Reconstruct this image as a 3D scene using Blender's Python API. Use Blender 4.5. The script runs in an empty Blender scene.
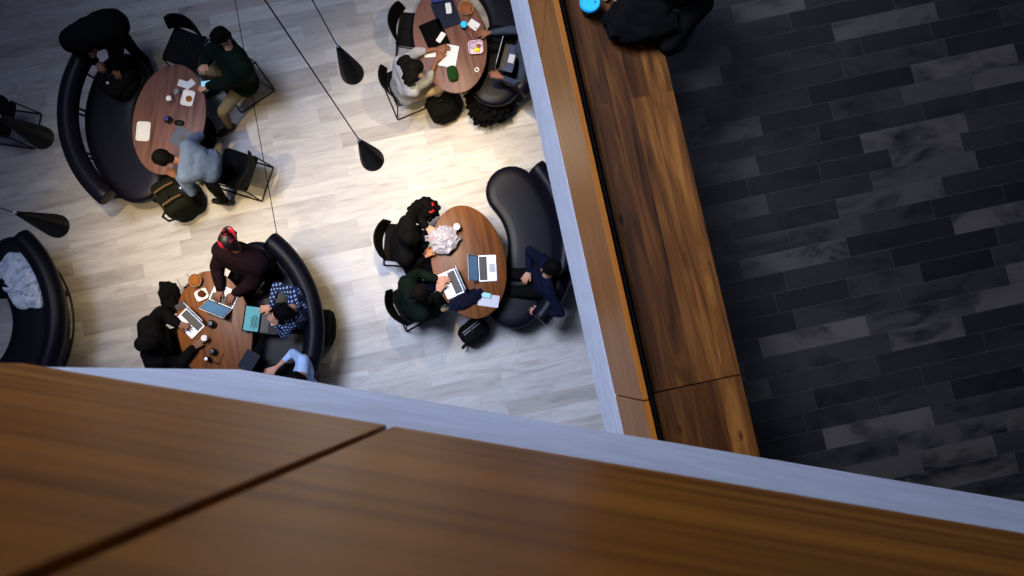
import bpy, bmesh, math, random
from mathutils import Vector, Matrix, Euler
random.seed(7)
C = bpy.context.scene.collection
sc = bpy.context.scene
PI = math.pi
# ------------------------------------------------------------------ camera
H = 10.4                 # lens height above the cafe floor
FPX = 850.0              # focal length in pixels of a 1024 px wide frame
zc = Vector((-4, 85, 850)).normalized()          # world up seen from the camera
xc = Vector((1, 0, 0)); xc = (xc - zc * xc.dot(zc)).normalized()
yc = zc.cross(xc)
R3 = Matrix((xc, yc, zc))                        # camera -> world
cam_d = bpy.data.cameras.new('camera'); cam = bpy.data.objects.new('camera', cam_d); C.objects.link(cam)
cam.matrix_world = Matrix.Translation((0, 0, H)) @ R3.to_4x4()
cam_d.sensor_width = 36; cam_d.lens = FPX / 1024 * 36
cam_d.clip_start = .02
cam_d.dof.use_dof = True; cam_d.dof.focus_distance = 9.6; cam_d.dof.aperture_fstop = 5.6
sc.camera = cam
# ------------------------------------------------------------------ light
sc.view_settings.view_transform = 'Standard'; sc.view_settings.look = 'None'
sc.view_settings.gamma = 1; sc.view_settings.use_curve_mapping = False
sc.view_settings.exposure = 0.45
w = bpy.data.worlds.new('world'); sc.world = w; w.use_nodes = True
w.node_tree.nodes['Background'].inputs[0].default_value = (.40, .53, 1, 1)
w.node_tree.nodes['Background'].inputs[1].default_value = .07
def R(d): return d * math.pi / 180
def area(name, loc, tgt, size, power, col):
    l = bpy.data.lights.new(name, 'AREA'); l.energy = power; l.color = col; l.size = size; l.shape = 'SQUARE'
    o = bpy.data.objects.new(name, l); C.objects.link(o); o.location = loc
    o.rotation_euler = (Vector(tgt) - Vector(loc)).to_track_quat('-Z', 'Y').to_euler()
    return o
sk = area('skylight', (-5, 3.5, 15), (.0, .2, 2), 4, 245, (.66, .75, 1)); sk.data.spread = R(56)
area('high_fill', (-2, 3, 19), (1, 1, 4), 3, 110, (.78, .84, 1))  # added fill from high up, mainly for the upper wood panels
area('upper_floor_fill', (4.5, 8.5, 10.5), (2.2, 3.6, 5.3), 2, 62, (.66, .78, 1))  # added fill that brightens the far part of the upper floor

def P(px, py, z):
    d = R3 @ Vector(((px - 512) / FPX, -(py - 288) / FPX, -1))
    t = (z - H) / d.z
    return Vector((d.x * t, d.y * t, z))

# ------------------------------------------------------------------ materials
def lin(c): return tuple((x / 12.92 if x <= .04045 else ((x + .055) / 1.055) ** 2.4) for x in c) + (1,)
MATS = {}
def mat(name, col, rough=.7, metal=0, emit=None, estr=0, var=.25, scale=20, bump=0, trans=0, spec=None):
    if name in MATS: return MATS[name]
    m = bpy.data.materials.new(name); m.use_nodes = True; nt = m.node_tree; b = nt.nodes['Principled BSDF']
    b.inputs['Roughness'].default_value = rough; b.inputs['Metallic'].default_value = metal
    if spec is None: spec = .08 if rough > .79 else .35
    b.inputs['Specular IOR Level'].default_value = spec
    c = lin(col)
    tc = nt.nodes.new('ShaderNodeTexCoord')
    no = nt.nodes.new('ShaderNodeTexNoise'); no.inputs['Scale'].default_value = scale; no.inputs['Detail'].default_value = 4
    nt.links.new(tc.outputs['Object'], no.inputs['Vector'])
    mx = nt.nodes.new('ShaderNodeMix'); mx.data_type = 'RGBA'
    mx.inputs[6].default_value = tuple(x * (1 - var) for x in c[:3]) + (1,)
    mx.inputs[7].default_value = tuple(min(1, x * (1 + var)) for x in c[:3]) + (1,)
    nt.links.new(no.outputs['Fac'], mx.inputs[0]); nt.links.new(mx.outputs[2], b.inputs['Base Color'])
    if bump:
        bp = nt.nodes.new('ShaderNodeBump'); bp.inputs['Strength'].default_value = bump; bp.inputs['Distance'].default_value = .01
        nt.links.new(no.outputs['Fac'], bp.inputs['Height']); nt.links.new(bp.outputs[0], b.inputs['Normal'])
    if emit: b.inputs['Emission Color'].default_value = lin(emit); b.inputs['Emission Strength'].default_value = estr
    if trans: b.inputs['Transmission Weight'].default_value = trans
    MATS[name] = m; return m

def N(nt, t, **kw):
    n = nt.nodes.new(t)
    for k, v in kw.items(): setattr(n, k, v)
    return n
def ramp(nt, stops):
    r = nt.nodes.new('ShaderNodeValToRGB'); e = r.color_ramp.elements
    e[0].position, e[0].color = stops[0][0], lin(stops[0][1]); e[1].position, e[1].color = stops[-1][0], lin(stops[-1][1])
    for p, c in stops[1:-1]:
        n = e.new(p); n.color = lin(c)
    return r
def mul(nt, a, b, fac=1.0, mode='MULTIPLY'):
    m = N(nt, 'ShaderNodeMix', data_type='RGBA', blend_type=mode); m.inputs[0].default_value = fac
    nt.links.new(a, m.inputs[6]); nt.links.new(b, m.inputs[7]); return m.outputs[2]

def tile_mat(name, stops, mortar, bw, rh, msize, rough, grain, grain_stops, seed=0, spec=.5):
    m = bpy.data.materials.new(name); m.use_nodes = True; nt = m.node_tree; L = nt.links; b = nt.nodes['Principled BSDF']
    tc = N(nt, 'ShaderNodeTexCoord'); mp = N(nt, 'ShaderNodeMapping'); L.new(tc.outputs['Object'], mp.inputs[0])
    mp.inputs['Location'].default_value = (seed * 1.37, seed * .731, 0)
    br = N(nt, 'ShaderNodeTexBrick', offset=.37, offset_frequency=2, squash=.68, squash_frequency=3)
    L.new(mp.outputs[0], br.inputs['Vector'])
    br.inputs['Color1'].default_value = (0, 0, 0, 1); br.inputs['Color2'].default_value = (1, 1, 1, 1); br.inputs['Mortar'].default_value = (.5, .5, .5, 1)
    br.inputs['Scale'].default_value = 1; br.inputs['Brick Width'].default_value = bw; br.inputs['Row Height'].default_value = rh
    br.inputs['Mortar Size'].default_value = msize; br.inputs['Mortar Smooth'].default_value = .2
    rp = ramp(nt, stops); L.new(br.outputs['Color'], rp.inputs[0])
    # veins running along the plank
    mp2 = N(nt, 'ShaderNodeMapping'); L.new(tc.outputs['Object'], mp2.inputs[0]); mp2.inputs['Scale'].default_value = grain
    # shift the grain from tile to tile
    ad = N(nt, 'ShaderNodeVectorMath', operation='MULTIPLY_ADD'); L.new(br.outputs['Color'], ad.inputs[0]); ad.inputs[1].default_value = (7, 5, 3); L.new(mp2.outputs[0], ad.inputs[2])
    no = N(nt, 'ShaderNodeTexNoise'); no.inputs['Scale'].default_value = 1; no.inputs['Detail'].default_value = 7; no.inputs['Roughness'].default_value = .62; no.inputs['Distortion'].default_value = .6
    L.new(ad.outputs[0], no.inputs['Vector'])
    rp2 = ramp(nt, grain_stops); L.new(no.outputs['Fac'], rp2.inputs[0])
    col = mul(nt, rp.outputs[0], rp2.outputs[0])
    mm = N(nt, 'ShaderNodeMix', data_type='RGBA'); L.new(br.outputs['Fac'], mm.inputs[0]); L.new(col, mm.inputs[6]); mm.inputs[7].default_value = lin(mortar)
    L.new(mm.outputs[2], b.inputs['Base Color']); b.inputs['Roughness'].default_value = rough
    b.inputs['Specular IOR Level'].default_value = spec
    bp = N(nt, 'ShaderNodeBump'); bp.inputs['Strength'].default_value = .12; bp.inputs['Distance'].default_value = .004
    L.new(no.outputs['Fac'], bp.inputs['Height']); L.new(bp.outputs[0], b.inputs['Normal'])
    return m

def wood_mat(name, stops, scale=(1.2, 14, 14), rough=.42, strip=None, strip_stops=None, knots=0, spec=.14):
    """grain runs along local X"""
    m = bpy.data.materials.new(name); m.use_nodes = True; nt = m.node_tree; L = nt.links; b = nt.nodes['Principled BSDF']
    tc = N(nt, 'ShaderNodeTexCoord'); mp = N(nt, 'ShaderNodeMapping'); L.new(tc.outputs['Object'], mp.inputs[0]); mp.inputs['Scale'].default_value = scale
    vec = mp.outputs[0]
    if strip:
        br = N(nt, 'ShaderNodeTexBrick', offset=.43, offset_frequency=2); L.new(tc.outputs['Object'], br.inputs['Vector'])
        br.inputs['Color1'].default_value = (0, 0, 0, 1); br.inputs['Color2'].default_value = (1, 1, 1, 1)
        br.inputs['Mortar'].default_value = (.5, .5, .5, 1)
        br.inputs['Scale'].default_value = 1; br.inputs['Brick Width'].default_value = strip[0]; br.inputs['Row Height'].default_value = strip[1]; br.inputs['Mortar Size'].default_value = .0006
        ad = N(nt, 'ShaderNodeVectorMath', operation='MULTIPLY_ADD'); L.new(br.outputs['Color'], ad.inputs[0]); ad.inputs[1].default_value = (9, 6, 4); L.new(vec, ad.inputs[2]); vec = ad.outputs[0]
    no = N(nt, 'ShaderNodeTexNoise'); no.inputs['Scale'].default_value = 1; no.inputs['Detail'].default_value = 8; no.inputs['Roughness'].default_value = .6; no.inputs['Distortion'].default_value = 1.2 if knots else .35
    L.new(vec, no.inputs['Vector'])
    rp = ramp(nt, stops); L.new(no.outputs['Fac'], rp.inputs[0]); col = rp.outputs[0]
    if strip:
        r2 = ramp(nt, strip_stops); L.new(br.outputs['Color'], r2.inputs[0]); col = mul(nt, col, r2.outputs[0])
    if knots:
        vo = N(nt, 'ShaderNodeTexVoronoi'); mpk = N(nt, 'ShaderNodeMapping'); mpk.inputs['Scale'].default_value = (1.7, 4.5, 4); L.new(tc.outputs['Object'], mpk.inputs[0]); L.new(mpk.outputs[0], vo.inputs['Vector']); vo.inputs['Scale'].default_value = 1.4
        rk = ramp(nt, [(.0, (.16, .12, .1)), (.035, (.35, .3, .28)), (.09, (1, 1, 1))]); L.new(vo.outputs['Distance'], rk.inputs[0]); col = mul(nt, col, rk.outputs[0])
    L.new(col, b.inputs['Base Color']); b.inputs['Roughness'].default_value = rough; b.inputs['Specular IOR Level'].default_value = spec
    return m

M_floor = tile_mat('limestone planks', [(0, (.57, .55, .53)), (.4, (.655, .64, .625)), (1, (.695, .685, .672))], (.57, .55, .535), 1.35, .185, .0022, .42,
                   (1.8, 10, 1), [(.28, (.78, .755, .74)), (.46, (.93, .92, .92)), (.66, (1, 1, 1))], 3)
M_slate = tile_mat('slate tiles', [(0, (.02, .02, .02)), (.3, (.10, .094, .09)), (.65, (.15, .142, .136)), (1, (.275, .252, .235))], (.23, .22, .21), .66, .121, .0011, .38,
                   (2.6, 5, 1), [(.33, (.3, .3, .31)), (.5, (.9, .9, .9)), (.7, (1, 1, 1))], 5)
M_plaster = mat('pale concrete', (.80, .82, .87), .75, var=.22, scale=7, bump=.25)
M_panel = wood_mat('oak veneer', [(.28, (.36, .20, .05)), (.5, (.54, .32, .085)), (.72, (.64, .40, .12))], (.7, 15, 15), .4)
M_panel2 = wood_mat('oak veneer face', [(.3, (.43, .245, .045)), (.5, (.56, .335, .065)), (.72, (.63, .39, .09))], (.8, 12, 12), .4)
M_cap = wood_mat('oak edging', [(.3, (.48, .27, .06)), (.7, (.56, .33, .09))], (1, 20, 20), .4)
M_counter = wood_mat('walnut boards', [(.3, (.18, .095, .03)), (.5, (.39, .23, .085)), (.72, (.54, .35, .15))], (1.3, 13, 13), .42, strip=(4.4, .094), strip_stops=[(0, (.55, .5, .46)), (1, (1, 1, 1))], knots=1)
M_table = wood_mat('table veneer', [(.3, (.27, .15, .06)), (.5, (.385, .22, .09)), (.72, (.45, .27, .115))], (1.6, 22, 22), .38)
M_joint = mat('dark joint', (.03, .027, .025), .9)
M_leather = mat('black leather', (.045, .042, .085), .40, var=.15, scale=60, bump=.1, spec=.11)
M_black = mat('black plastic', (.04, .04, .045), .5, spec=.15)
M_mesh = mat('black mesh fabric', (.06, .06, .068), .8, scale=200)
M_metal = mat('black metal', (.04, .04, .045), .45, spec=.2)
M_blackm = mat('matt black cover', (.025, .025, .028), .9, spec=.03)
M_lamp = mat('black lamp metal', (.022, .022, .024), .4, spec=.1)
M_bulb = mat('lamp bulb', (1, .9, .75), emit=(1, .86, .66), estr=12)
M_inner = mat('lamp lining', (.7, .68, .64), .5)
M_alu = mat('aluminium', (.72, .74, .78), .35, .3, var=.03)
M_keys = mat('dark keys', (.12, .12, .13), .6)
M_kcap = mat('key cap grey', (.26, .26, .28), .6)
M_pad = mat('trackpad grey', (.62, .64, .68), .4, var=.02)
M_scr = mat('lit laptop screen', (.25, .38, .5), .2, emit=(.32, .45, .60), estr=.4, var=.4, scale=25)
M_scr2 = mat('cyan laptop screen', (.3, .55, .6), .2, emit=(.40, .62, .66), estr=.45, var=.3, scale=25)
M_white = mat('white plastic', (.80, .80, .81), .4, var=.03)
M_paper = mat('white paper', (.74, .76, .80), .8, var=.05, scale=60)
M_bagp = mat('thin white plastic', (.60, .59, .64), .35, var=.2, scale=22, bump=1)
M_navy = mat('navy cover', (.04, .07, .16), .6, spec=.15)
M_skinA = mat('light skin', (.72, .52, .43), .6, var=.06)
M_skinB = mat('brown skin', (.42, .27, .20), .6, var=.06)
M_hair = mat('black hair', (.025, .02, .02), .8, var=.4, scale=80, bump=.4)
M_hairb = mat('brown hair', (.06, .045, .038), .8, var=.4, scale=80, bump=.4)
M_eye = mat('eye', (.05, .04, .04), .2)
M_shoe = mat('black shoe', (.055, .05, .05), .5)
M_food = mat('baked food', (.50, .30, .14), .8, var=.5, scale=60)
M_glass = mat('clear plastic', (.85, .88, .92), .1, trans=.85, var=.02)
M_cyan = mat('cyan lid', (.12, .66, .92), .4, var=.05)
M_red = mat('red cloth', (.62, .05, .10), .7)

# ------------------------------------------------------------------ mesh helpers
class MB:
    def __init__(s): s.v = []; s.f = []
    def add(s, vs, fs):
        o = len(s.v); s.v += [Vector(x) for x in vs]; s.f += [tuple(i + o for i in f) for f in fs]; return s
    def box(s, c, size, rz=0, bev=0, rot=None):
        bm = bmesh.new(); bmesh.ops.create_cube(bm, size=1)
        bmesh.ops.scale(bm, vec=size, verts=bm.verts)
        if bev: bmesh.ops.bevel(bm, geom=bm.edges[:], offset=bev, segments=2, affect='EDGES', profile=.6)
        Mx = Matrix.Translation(c) @ (rot.to_4x4() if rot else Matrix.Rotation(rz, 4, 'Z'))
        bmesh.ops.transform(bm, matrix=Mx, verts=bm.verts); bm.verts.index_update()
        s.add([v.co.copy() for v in bm.verts], [[v.index for v in f.verts] for f in bm.faces]); bm.free(); return s
    def tube(s, pts, r, seg=8, cap=True, closed=False):
        pts = [Vector(p) for p in pts]; n = len(pts); rr = r if isinstance(r, (list, tuple)) else [r] * n
        rings = []; prev = None
        for i, p in enumerate(pts):
            a = pts[(i - 1) % n] if (i > 0 or closed) else p; b = pts[(i + 1) % n] if (i < n - 1 or closed) else p
            t = (b - a).normalized()
            if prev is None:
                ref = Vector((0, 0, 1)) if abs(t.z) < .9 else Vector((1, 0, 0)); u = t.cross(ref).normalized()
            else: u = (prev - t * prev.dot(t)).normalized()
            prev = u; v = t.cross(u)
            rings.append([p + (u * math.cos(2 * PI * k / seg) + v * math.sin(2 * PI * k / seg)) * rr[i] for k in range(seg)])
        vs = [x for r_ in rings for x in r_]; fs = []
        for i in range(n if closed else n - 1):
            j = (i + 1) % n
            for k in range(seg): fs.append((i * seg + k, i * seg + (k + 1) % seg, j * seg + (k + 1) % seg, j * seg + k))
        if cap and not closed: fs.append(tuple(range(seg))[::-1]); fs.append(tuple((n - 1) * seg + k for k in range(seg)))
        return s.add(vs, fs)
    def cap(s, a, b, ra, rb, seg=10):
        a, b = Vector(a), Vector(b); t = b - a
        if t.length < 1e-5: t = Vector((0, 0, .001)); b = a + t
        t.normalize(); pts = []; rr = []
        for q in (-.98, -.8, -.45, 0): pts.append(a + t * ra * q); rr.append(ra * math.sqrt(1 - q * q))
        for q in (0, .45, .8, .98): pts.append(b + t * rb * q); rr.append(rb * math.sqrt(1 - q * q))
        return s.tube(pts, rr, seg)
    def lathe(s, prof, c=(0, 0, 0), seg=24, axis=None):
        c = Vector(c); vs = []; fs = []; n = len(prof)
        for r, z in prof:
            for k in range(seg): vs.append(c + Vector((r * math.cos(2 * PI * k / seg), r * math.sin(2 * PI * k / seg), z)))
        for i in range(n - 1):
            for k in range(seg): fs.append((i * seg + k, i * seg + (k + 1) % seg, (i + 1) * seg + (k + 1) % seg, (i + 1) * seg + k))
        fs.append(tuple(range(seg))[::-1]); fs.append(tuple((n - 1) * seg + k for k in range(seg)))
        return s.add(vs, fs)
    def prism(s, outline, z0, z1):
        n = len(outline); vs = [(x, y, z0) for x, y in outline] + [(x, y, z1) for x, y in outline]
        fs = [tuple(range(n))[::-1], tuple(range(n, 2 * n))] + [(k, (k + 1) % n, n + (k + 1) % n, n + k) for k in range(n)]
        return s.add(vs, fs)
    def blob(s, c, size, seed=0, amp=.1, freq=3, sub=3, power=2.0, rz=0):
        from mathutils import noise
        bm = bmesh.new(); bmesh.ops.create_icosphere(bm, subdivisions=sub, radius=1)
        for v in bm.verts:
            d = v.co.normalized()
            k = (abs(d.x) ** power + abs(d.y) ** power + abs(d.z) ** power) ** (-1 / power)
            d2 = d * k
            nn = noise.noise(d * freq + Vector((seed * 3.1, seed, 0))) + .5 * noise.noise(d * freq * 2.3 + Vector((seed, 0, seed)))
            d2 *= 1 + amp * nn
            v.co = Vector((d2.x * size[0] / 2, d2.y * size[1] / 2, d2.z * size[2] / 2))
        bmesh.ops.transform(bm, matrix=Matrix.Translation(c) @ Matrix.Rotation(rz, 4, 'Z'), verts=bm.verts)
        bm.verts.index_update(); s.add([v.co.copy() for v in bm.verts], [[v.index for v in f.verts] for f in bm.faces]); bm.free(); return s
    def build(s, name, m, parent=None, smooth=True, origin=None, vox=0, smit=0):
        me = bpy.data.meshes.new(name)
        o_ = Vector(origin) if origin is not None else Vector((0, 0, 0))
        me.from_pydata([v - o_ for v in s.v], [], s.f); me.update()
        bm = bmesh.new(); bm.from_mesh(me); bmesh.ops.recalc_face_normals(bm, faces=bm.faces); bm.to_mesh(me); bm.free()
        if smooth:
            me.shade_smooth()
            if hasattr(me, 'set_sharp_from_angle'): me.set_sharp_from_angle(angle=R(42))
        me.materials.append(m)
        o = bpy.data.objects.new(name, me); C.objects.link(o); o.location = o_
        if parent: o.parent = parent
        if vox:
            r = o.modifiers.new('m', 'REMESH'); r.mode = 'VOXEL'; r.voxel_size = vox; r.use_smooth_shade = True
            if smit:
                q = o.modifiers.new('s', 'SMOOTH'); q.factor = .5; q.iterations = smit
        return o
def R(d): return d * PI / 180
def empty(name, loc, rz=0):
    o = bpy.data.objects.new(name, None); C.objects.link(o); o.location = loc; o.rotation_euler = (0, 0, rz); o.empty_display_size = .1
    return o
def tag(o, label, cat, group=None, kind=None):
    o['label'] = label; o['category'] = cat
    if group: o['group'] = group
    if kind: o['kind'] = kind
    return o
def struct(o): o['kind'] = 'structure'; return o
def thing(name, label, cat, loc, rz=0, group=None): return tag(empty(name, loc, rz), label, cat, group)
def dup(root, loc, rz, label=None, group=None):
    r = root.copy(); C.objects.link(r); r.location = loc; r.rotation_euler = (0, 0, rz)
    if label: r['label'] = label
    if group: r['group'] = group
    for ch in list(root.children):
        c = ch.copy(); C.objects.link(c); c.parent = r
        for g in list(ch.children):
            d = g.copy(); C.objects.link(d); d.parent = c
    return r
def rrect(w, h, r, n=5):
    pts = []
    for cx, cy, a0 in ((w / 2 - r, h / 2 - r, 0), (-w / 2 + r, h / 2 - r, 90), (-w / 2 + r, -h / 2 + r, 180), (w / 2 - r, -h / 2 + r, 270)):
        for k in range(n + 1): a = R(a0 + 90 * k / n); pts.append((cx + r * math.cos(a), cy + r * math.sin(a)))
    return pts

# ------------------------------------------------------------------ setting
# upper-level wall on the right: U runs along it (up in the picture), NV points away from the cafe
z_gb, z_wb, z_top = H - 6.33, H - 5.13, H - 4.0
Z1 = H - 5.12                                       # upper-level floor
pa, pb = P(510.2, 0, z_gb), P(603.5, 425, z_gb)
U = (pa - pb); U.z = 0; U.normalize(); NV = Vector((U.y, -U.x, 0))
dF = pb.dot(NV)
AW = math.atan2(NV.y, NV.x)                         # rotation that turns local X into NV
def L1(d, s, z): return NV * d + U * s + Vector((0, 0, z))
RZN = AW; RZU = math.atan2(U.y, U.x)

def slab(name, m, c, size, rz, parent=None, bev=0):
    mb = MB().box((0, 0, 0), size, bev=bev); o = mb.build(name, m, parent, smooth=False); o.location = c; o.rotation_euler = (0, 0, rz); return o
fl = struct(slab('floor', M_floor, (-1, 0, -.1), (18, 14, .2), AW))
# joint in the cafe floor
ja, jb = P(235, 0, .001), P(279, 246, .001)
o = struct(slab('trim_1', M_joint, (ja + jb) / 2, ((ja - jb).length + 2, .009, .003), math.atan2((ja - jb).y, (ja - jb).x)))

fu = struct(slab('floor_upper', M_slate, L1(dF + .05 + 4, 1.5, Z1 - .2), (8, 12, .4), AW))
# right wall: plaster band below, timber panels above, timber lip
wr = struct(slab('wall_right', M_plaster, L1(dF + .10, 1.5, (z_gb + z_wb) / 2), (.2, 12, z_wb - z_gb), AW))
core = slab('parapet_core', M_joint, L1(dF + .035, 1.5, (z_wb + z_top) / 2 - .01), (.03, 12, z_top - z_wb - .02), AW)
core.parent = wr; core.matrix_parent_inverse = wr.matrix_basis.inverted()
sj = [P(616.4, 394.5, z_wb).dot(U), P(541.2, 61, z_wb).dot(U)]
edges = [-4.5, sj[0], sj[1], sj[1] + 2.06, 7.5]
for i in range(4):
    a, b = edges[i] + .004, edges[i + 1] - .004
    o = slab('wood_panel', M_panel2, L1(dF + .012, (a + b) / 2, (z_wb + z_top) / 2), (b - a, .022, z_top - z_wb), RZU, bev=.002)
    o.parent = wr; o.matrix_parent_inverse = wr.matrix_basis.inverted()
    o = slab('wood_lip', M_cap, L1(dF + .013, (a + b) / 2, z_top + .006), (b - a, .028, .012), RZU, bev=.002)
    o.parent = wr; o.matrix_parent_inverse = wr.matrix_basis.inverted()

# the wall the picture is taken over: W runs along it to the right, MV faces the void
y_gb, y_wb, y_top = H - 2.7, H - 1.5, H - .37
qa, qb = P(240, 369.5, y_gb), P(1024, 502, y_gb)
W = (qb - qa); W.z = 0; W.normalize(); MV = Vector((-W.y, W.x, 0))
d2 = -qa.dot(MV); RZW = math.atan2(W.y, W.x)
def L2(back, s, z): return -MV * (d2 + back) + W * s + Vector((0, 0, z))
s0 = qa.dot(W)
s_end = 7
wb = struct(slab('wall_bottom', M_plaster, L2(.2, (s0 + s_end) / 2, (y_gb + y_wb) / 2), (s_end - s0, .4, y_wb - y_gb), RZW))
core = slab('parapet_core', M_joint, L2(.05, (s0 + s_end) / 2 + .01, (y_wb + y_top) / 2 - .01), (s_end - s0 - .03, .04, y_top - y_wb - .02), RZW)
core.parent = wb; core.matrix_parent_inverse = wb.matrix_basis.inverted()
sp = P(389, 432, y_wb).dot(W)
edges = [s0 - .004, sp, sp + 2.06, sp + 4.12, s_end]
for i in range(4):
    a, b = edges[i] + .0065, edges[i + 1] - .0065
    o = slab('wood_panel', M_panel, L2(.008, (a + b) / 2, (y_wb + y_top) / 2), (b - a, .030, y_top - y_wb), RZW, bev=.002)
    o.parent = wb; o.matrix_parent_inverse = wb.matrix_basis.inverted()
o = slab('wood_lip', M_cap, L2(.035, (s0 + s_end) / 2, y_top + .008), (s_end - s0, .09, .016), RZW)
o.parent = wb; o.matrix_parent_inverse = wb.matrix_basis.inverted()
o = struct(slab('floor_top', M_slate, L2(1.7, (s0 + s_end) / 2, y_wb - .25), (s_end - s0, 2.6, .3), RZW))

# counter on the upper level
zct = H - 4.15
cd0, cd1 = .630, None
cd1 = P(741, 375, zct).dot(NV); cj = P(696, 384, zct).dot(U)
cnt = thing('counter', 'long dark walnut board counter running along the inside of the wooden parapet', 'counter', L1((cd0 + cd1) / 2, 1.5, Z1), RZU)
for i, (a, b) in enumerate(((-3.5, cj), (cj, cj + 2.9), (cj + 2.9, 7))):
    mb = MB().box(((a + b) / 2 - 1.5, 0, zct - Z1 - .022), (b - a - .006, cd1 - cd0, .044), bev=.003)
    mb.build('worktop_board', M_counter, cnt, smooth=False, origin=((a + b) / 2 - 1.5, 0, zct - Z1 - .022))
for s in (-3, -1.2, .6, 2.4, 4.2, 5.0):
    MB().box((s, 0, (zct - Z1 - .045) / 2), (.04, .40, zct - Z1 - .045), bev=.003).build('support_panel', M_panel, cnt, smooth=False)

# ------------------------------------------------------------------ pendants
def make_pendant(label, px, py, zb=3.3):
    p = P(px, py, zb)
    t = thing('pendant_lamp', label, 'pendant lamp', (p.x, p.y, zb), 0, 'black cone pendant lamps')
    r0 = .1; h = .62
    prof = [(r0 * .93, .004), (r0, .012), (r0 * 1.0, .03), (r0 * .93, .1), (r0 * .52, .38), (r0 * .22, .57), (r0 * .15, h), (.008, h + .01)]
    mb = MB(); seg = 32; vs = []; fs = []
    full = [(r0 * .88, .03)] + [(r0 * .9, .002)] + prof[1:]
    inner = [(.012, .2), (r0 * .6, .16), (r0 * .88, .03)]
    prof_all = inner[:-1] + full
    for r, z in prof_all:
        for k in range(seg): vs.append((r * math.cos(2 * PI * k / seg), r * math.sin(2 * PI * k / seg), z))
    n = len(prof_all)
    for i in range(n - 1):
        for k in range(seg): fs.append((i * seg + k, i * seg + (k + 1) % seg, (i + 1) * seg + (k + 1) % seg, (i + 1) * seg + k))
    mb.add(vs, fs).build('lamp_shade', M_lamp, t)
    MB().lathe([(.010, h), (.013, h + .004), (.013, h + .03), (.005, h + .04)], seg=12).build('cable_grip', M_alu, t)
    MB().tube([(0, 0, h + .03), (0, 0, 12)], .0045, 6).build('cable', M_black, t)
    MB().lathe([(.02, .12), (.035, .105), (.035, .095), (.02, .09)], seg=16).build('bulb', M_bulb, t)
    l = bpy.data.lights.new('pendant_light', 'SPOT'); l.energy = 240; l.color = (1, .76, .40); l.spot_size = R(72); l.spot_blend = .9; l.shadow_soft_size = .04
    lo = bpy.data.objects.new('pendant_light', l); C.objects.link(lo); lo.location = (0, 0, .085); lo.parent = t
    return t
make_pendant('black cone pendant lamp hanging lowest in the picture, over the pale floor between the tables', 372.8, 160.3)
make_pendant('black cone pendant lamp hanging nearest the table with papers and phones', 352.8, 74.2)
make_pendant('black cone pendant lamp hanging in front of the chair at the left edge', 43.6, 138.5)
make_pendant('black cone pendant lamp hanging just above the sofa with the white shirt', 58.7, 226.7)
make_pendant('cone pendant lamp out of the frame above the table with papers and phones', 455, -30)

# ------------------------------------------------------------------ furniture
M_table_daylit = wood_mat('daylit table veneer', [(.3, (.26, .165, .14)), (.5, (.38, .265, .24)), (.72, (.42, .29, .25))], (1.6, 22, 22), .38)  # cool daylight on these two tables is mixed into the veneer colour
def make_table(px, py, tilt, label, a=.665, b=.425, m=None):
    p = P(px, py, .74)
    t = thing('oval_table', label, 'table', (p.x, p.y, 0), R(90 + tilt), 'oval wooden cafe tables')
    n = 64
    vs = []; fs = []
    for sc_, z in ((.955, .712), (.99, .718), (1, .73), (.995, .74), (.985, .742)):
        for k in range(n): vs.append((a * sc_ * math.cos(2 * PI * k / n), (b + a * (sc_ - 1)) * math.sin(2 * PI * k / n), z))
    for i in range(4):
        for k in range(n): fs.append((i * n + k, i * n + (k + 1) % n, (i + 1) * n + (k + 1) % n, (i + 1) * n + k))
    fs.append(tuple(range(n))[::-1]); fs.append(tuple(4 * n + k for k in range(n)))
    MB().add(vs, fs).build('tabletop', m or M_table, t)
    MB().lathe([(.05, .03), (.045, .06), (.04, .68), (.12, .70), (.12, .712)], seg=24).build('pedestal', M_metal, t)
    MB().lathe([(.30, 0), (.30, .012), (.28, .022), (.06, .035)], seg=40).build('base', M_metal, t)
    return t
T1 = make_table(169, 119, -7, 'oval table with two white plates, curved sofa on its left', m=M_table_daylit)
T2 = make_table(214.5, 328, 12, 'oval table covered in laptops and cups beside the grey wall edge')
T3 = make_table(468.5, 261.6, 12.4, 'oval table with a white plastic bag and two open laptops')
T4 = make_table(450, 39, 12, 'oval table with closed black laptop and green pouch at the top of the picture', m=M_table_daylit)

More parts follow.
